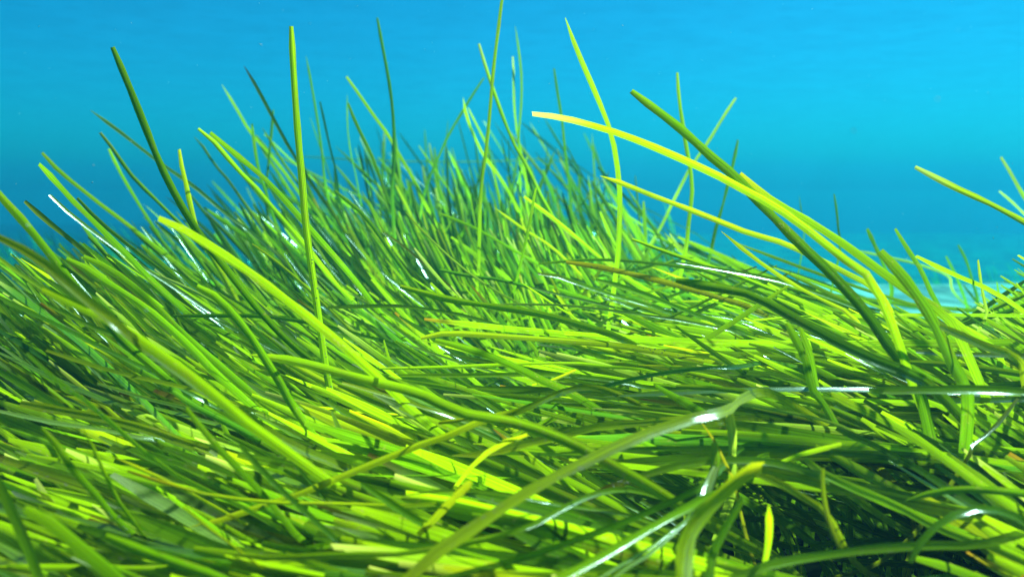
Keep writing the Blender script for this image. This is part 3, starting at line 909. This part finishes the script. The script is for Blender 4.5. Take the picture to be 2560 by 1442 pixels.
# ------------------------------------------------------------------ seabed
def sstep(a, b, x):
    t = np.clip((x - a) / (b - a), 0, 1)
    return t * t * (3 - 2 * t)
def ground_h(x, y):
    h = 0.16 * sstep(0.3, 1.0, x - 0.05 * y) * sstep(1.9, 2.8, y)
    h = h - 0.45 * sstep(1.8, 3.2, y) * sstep(0.2, -0.8, x)
    h = h + 0.28 * np.exp(-((x - 0.75) / 0.9) ** 2 - ((y - 5.6) / 0.8) ** 2)
    h = h - 0.9 * sstep(3.7, 7.0, y) * sstep(0.5, 1.2, x)
    h = h + 0.30 * np.exp(-((x + 3.6) / 1.6) ** 2 - ((y - 8.0) / 1.2) ** 2)
    h = h + 0.015 * np.sin(5.1 * x + 1.3 * y) * np.cos(4.3 * y - 1.1 * x) * sstep(1.5, 2.5, y)
    return h
def sandiness(x, y):
    e = 0.25 * np.sin(2.3 * x + 1.7 * y) + 0.15 * np.sin(5.3 * y - 3.1 * x)
    return sstep(-0.15, 0.15, np.minimum(x - 0.45 - 0.09 * y + 0.5 * e, np.minimum(y - 2.0 + 0.3 * e, 3.8 - y + 0.6 * e + 0.10 * (x - 1))))
ax = np.concatenate([np.linspace(-28, -5, 24)[:-1], np.linspace(-5, 7, 140), np.linspace(7, 28, 22)[1:]])
ay = np.concatenate([np.linspace(-4, 1.4, 12)[:-1], np.linspace(1.4, 10, 130), np.linspace(10, 28, 19)[1:]])
gx, gy = np.meshgrid(ax, ay)
gz = ground_h(gx, gy)
q = np.arange(gx.size).reshape(gx.shape)
gf = np.stack([q[:-1, :-1], q[:-1, 1:], q[1:, 1:], q[1:, :-1]], -1).reshape(-1, 4)
gm, t, o_ = node_mat("seabed")
at_ = t.nodes.new('ShaderNodeAttribute'); at_.attribute_name = 'leaf_colour'
tc = t.nodes.new('ShaderNodeTexCoord')
n1 = noise(t, tc.outputs['Object'], 30, 5); n2 = noise(t, tc.outputs['Object'], 6, 4)
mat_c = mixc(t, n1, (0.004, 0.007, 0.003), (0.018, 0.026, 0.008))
wv = t.nodes.new('ShaderNodeTexWave'); wv.inputs['Scale'].default_value = 3.2; wv.inputs['Distortion'].default_value = 7; wv.inputs['Detail'].default_value = 3
t.links.new(tc.outputs['Object'], wv.inputs['Vector'])
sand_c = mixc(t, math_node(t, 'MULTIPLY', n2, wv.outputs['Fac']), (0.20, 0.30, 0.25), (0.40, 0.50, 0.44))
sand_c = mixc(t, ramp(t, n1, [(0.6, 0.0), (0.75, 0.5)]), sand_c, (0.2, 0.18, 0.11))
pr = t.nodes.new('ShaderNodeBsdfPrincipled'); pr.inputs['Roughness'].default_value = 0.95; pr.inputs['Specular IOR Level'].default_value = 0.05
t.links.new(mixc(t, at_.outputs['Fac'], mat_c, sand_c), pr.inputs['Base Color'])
t.links.new(pr.outputs[0], o_.inputs['Surface'])
sand_haze = np.maximum(sandiness(gx, gy), (0.10 + 0.34 * sstep(-0.3, 1.2, gx)) * sstep(3.5, 5.0, gy)).ravel()  # far ground paled to paint in the haze lying over it
sc4 = np.stack([sand_haze, sand_haze, sand_haze, np.ones_like(sand_haze)], 1)
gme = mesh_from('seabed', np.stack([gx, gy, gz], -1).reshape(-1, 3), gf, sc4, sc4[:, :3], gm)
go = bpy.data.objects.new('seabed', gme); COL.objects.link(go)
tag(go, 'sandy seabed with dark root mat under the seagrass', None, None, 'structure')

# ------------------------------------------------------------------ seagrass beds farther off
rb = np.random.RandomState(5)
far = []
while len(far) < 5200:
    y = rb.uniform(1.9, 11) if rb.uniform() < 0.75 else rb.uniform(1.9, 4)
    x = rb.uniform(-0.75, 0.75) * (y + 1.0)
    if sandiness(np.float64(x), np.float64(y)) > rb.uniform(0.02, 0.5):
        continue
    if x > 0.19 * y + 0.05 and y > 2.6 and y < 9:
        continue
    z = float(ground_h(np.float64(x), np.float64(y)))
    if x > -0.1 * y and y < 2.9 and z > -0.05 and rb.uniform() < 0.55:
        continue
    h = rb.uniform(0.16, 0.42) * (1.0 if y > 3 else 0.85)
    a = math.radians(rb.normal(68, 16)); az = rb.normal(0, 0.5)
    d0 = np.array([-math.cos(a) * math.cos(az), math.cos(a) * math.sin(az), math.sin(a)])
    p = np.array([x, y, z - 0.02])
    pts = [p + d0 * h * 1.15 + np.array([-0.10, 0, 0]) * h, p + d0 * 0.6 * h + np.array([0.02, 0, 0.06 * h]), p]
    X, Y, D = proj(np.array(pts[:1]))
    lim = np.interp(X[0], [0, 700, 1100, 1400, 1500, 1700, 1850, 2000, 2560], [520, 440, 430, 430, 440, 520, 640, 660, 650])
    if D[0] < 4.5 and Y[0] < lim + rb.uniform(-10, 40):
        continue
    P, L = spline(pts, 7)
    n = 7
    half = half_profile(n, L, rb.uniform(0.0035, 0.006), 0.4, rb)
    pig = rb.choice(['g', 'd', 't', 'o'], p=[0.3, 0.35, 0.25, 0.1])
    c = np.array(PAL[pig]) * rb.uniform(0.7, 1.1)
    far.append(blade_geo(P, half, np.full(n, rb.normal(0, 0.6)), 0.2, 2, c, c, 0.01, rb.uniform(), rb))
link_stuff('distant_seagrass', far, 'faint seagrass beds fading into blue water behind the meadow', 'seagrass')

# ------------------------------------------------------------------ suspended specks in the water
import bmesh
rp = np.random.RandomState(8)
bm = bmesh.new()
from mathutils import Matrix
for k in range(260):
    d = 0.35 + 2.6 * rp.uniform() ** 0.8
    p = at(rp.uniform(-200, 2760), rp.uniform(-150, 800), d)
    r_ = rp.uniform(0.0002, 0.00065) * (0.6 + 0.4 * d)
    M = Matrix.Translation(Vector(p)) @ Matrix.Rotation(rp.uniform(-0.5, 0.9), 4, 'Y') @ Matrix.Diagonal((r_ * rp.uniform(1, 3.2), r_, r_ * rp.uniform(0.6, 1), 1))
    bmesh.ops.create_icosphere(bm, subdivisions=1, radius=1.0, matrix=M)
me = bpy.data.meshes.new('suspended_specks'); bm.to_mesh(me); bm.free()
me.materials.append(plain('plankton', (0.45, 0.50, 0.48), 0.5, 200, 0.9))
po = bpy.data.objects.new('suspended_specks', me); COL.objects.link(po)
tag(po, 'tiny white specks drifting in the open blue water', 'plankton', None, 'stuff')

# ------------------------------------------------------------------ water surface sheet overhead, added as a gobo to dapple the sunlight
wm, t, o_ = node_mat("water_surface_gobo")
tc = t.nodes.new('ShaderNodeTexCoord')
wn = t.nodes.new('ShaderNodeTexNoise'); wn.inputs['Scale'].default_value = 5; wn.inputs['Detail'].default_value = 2
t.links.new(tc.outputs['Object'], wn.inputs['Vector'])
wa = t.nodes.new('ShaderNodeVectorMath'); wa.operation = 'SCALE'; wa.inputs['Scale'].default_value = 0.16
t.links.new(wn.outputs['Color'], wa.inputs[0])
wb = t.nodes.new('ShaderNodeVectorMath'); wb.operation = 'ADD'
t.links.new(tc.outputs['Object'], wb.inputs[0]); t.links.new(wa.outputs[0], wb.inputs[1])
vo = t.nodes.new('ShaderNodeTexVoronoi'); vo.feature = 'SMOOTH_F1'; vo.inputs['Scale'].default_value = 4.5; vo.inputs['Smoothness'].default_value = 0.5
t.links.new(wb.outputs[0], vo.inputs['Vector'])
cr_ = ramp(t, vo.outputs['Distance'], [(0.12, 0.40), (0.34, 0.78), (0.52, 1.0)])  # caustic dapple painted as uneven transparency
shaft_pattern = ramp(t, noise(t, tc.outputs['Object'], 1.6, 1), [(0.36, 0.55), (0.62, 1.0)])  # broad dim and clear patches painted to cast light shafts
cr_ = mixc(t, 1.0, cr_, shaft_pattern, 'MULTIPLY')
lw = t.nodes.new('ShaderNodeLayerWeight'); lw.inputs['Blend'].default_value = 0.5      # painted pattern evens out where the sheet is seen edge-on
cr_ = mixc(t, ramp(t, lw.outputs['Facing'], [(0.25, 0.0), (0.6, 0.9)]), cr_, (0.82, 0.82, 0.82))
tb = t.nodes.new('ShaderNodeBsdfTransparent'); t.links.new(cr_, tb.inputs['Color'])
t.links.new(tb.outputs[0], o_.inputs['Surface'])
bm = bmesh.new()
bmesh.ops.create_grid(bm, x_segments=1, y_segments=1, size=700)
me = bpy.data.meshes.new('water_surface_gobo'); bm.to_mesh(me); bm.free(); me.materials.append(wm)
so = bpy.data.objects.new('water_surface_gobo', me); COL.objects.link(so); so.location = (0, 0, 1.9)
tag(so, 'water surface sheet added overhead, patterned to dapple the sunlight', None, None, 'structure')

# ------------------------------------------------------------------ the water itself, as haze
hm = bpy.data.materials.new('haze'); hm.use_nodes = True
t = hm.node_tree; t.nodes.clear()
o_ = t.nodes.new('ShaderNodeOutputMaterial')
pv = t.nodes.new('ShaderNodeVolumePrincipled')
pv.inputs['Color'].default_value = (0.010, 0.0320, 0.070, 1)
pv.inputs['Absorption Color'].default_value = (0.0, 0.823, 0.838, 1)
pv.inputs['Density'].default_value = 0.33
pv.inputs['Anisotropy'].default_value = 0.3
t.links.new(pv.outputs[0], o_.inputs['Volume'])
bm = bmesh.new()
bmesh.ops.create_cube(bm, size=1.0)
me = bpy.data.meshes.new('haze'); bm.to_mesh(me); bm.free(); me.materials.append(hm)
ho = bpy.data.objects.new('haze', me); COL.objects.link(ho)
zb, zt = -1.6, 1.35
ho.scale = (60, 34, zt - zb); ho.location = (0, 12, (zb + zt) / 2)
tag(ho, 'blue water that fades far things', None, None, 'stuff')
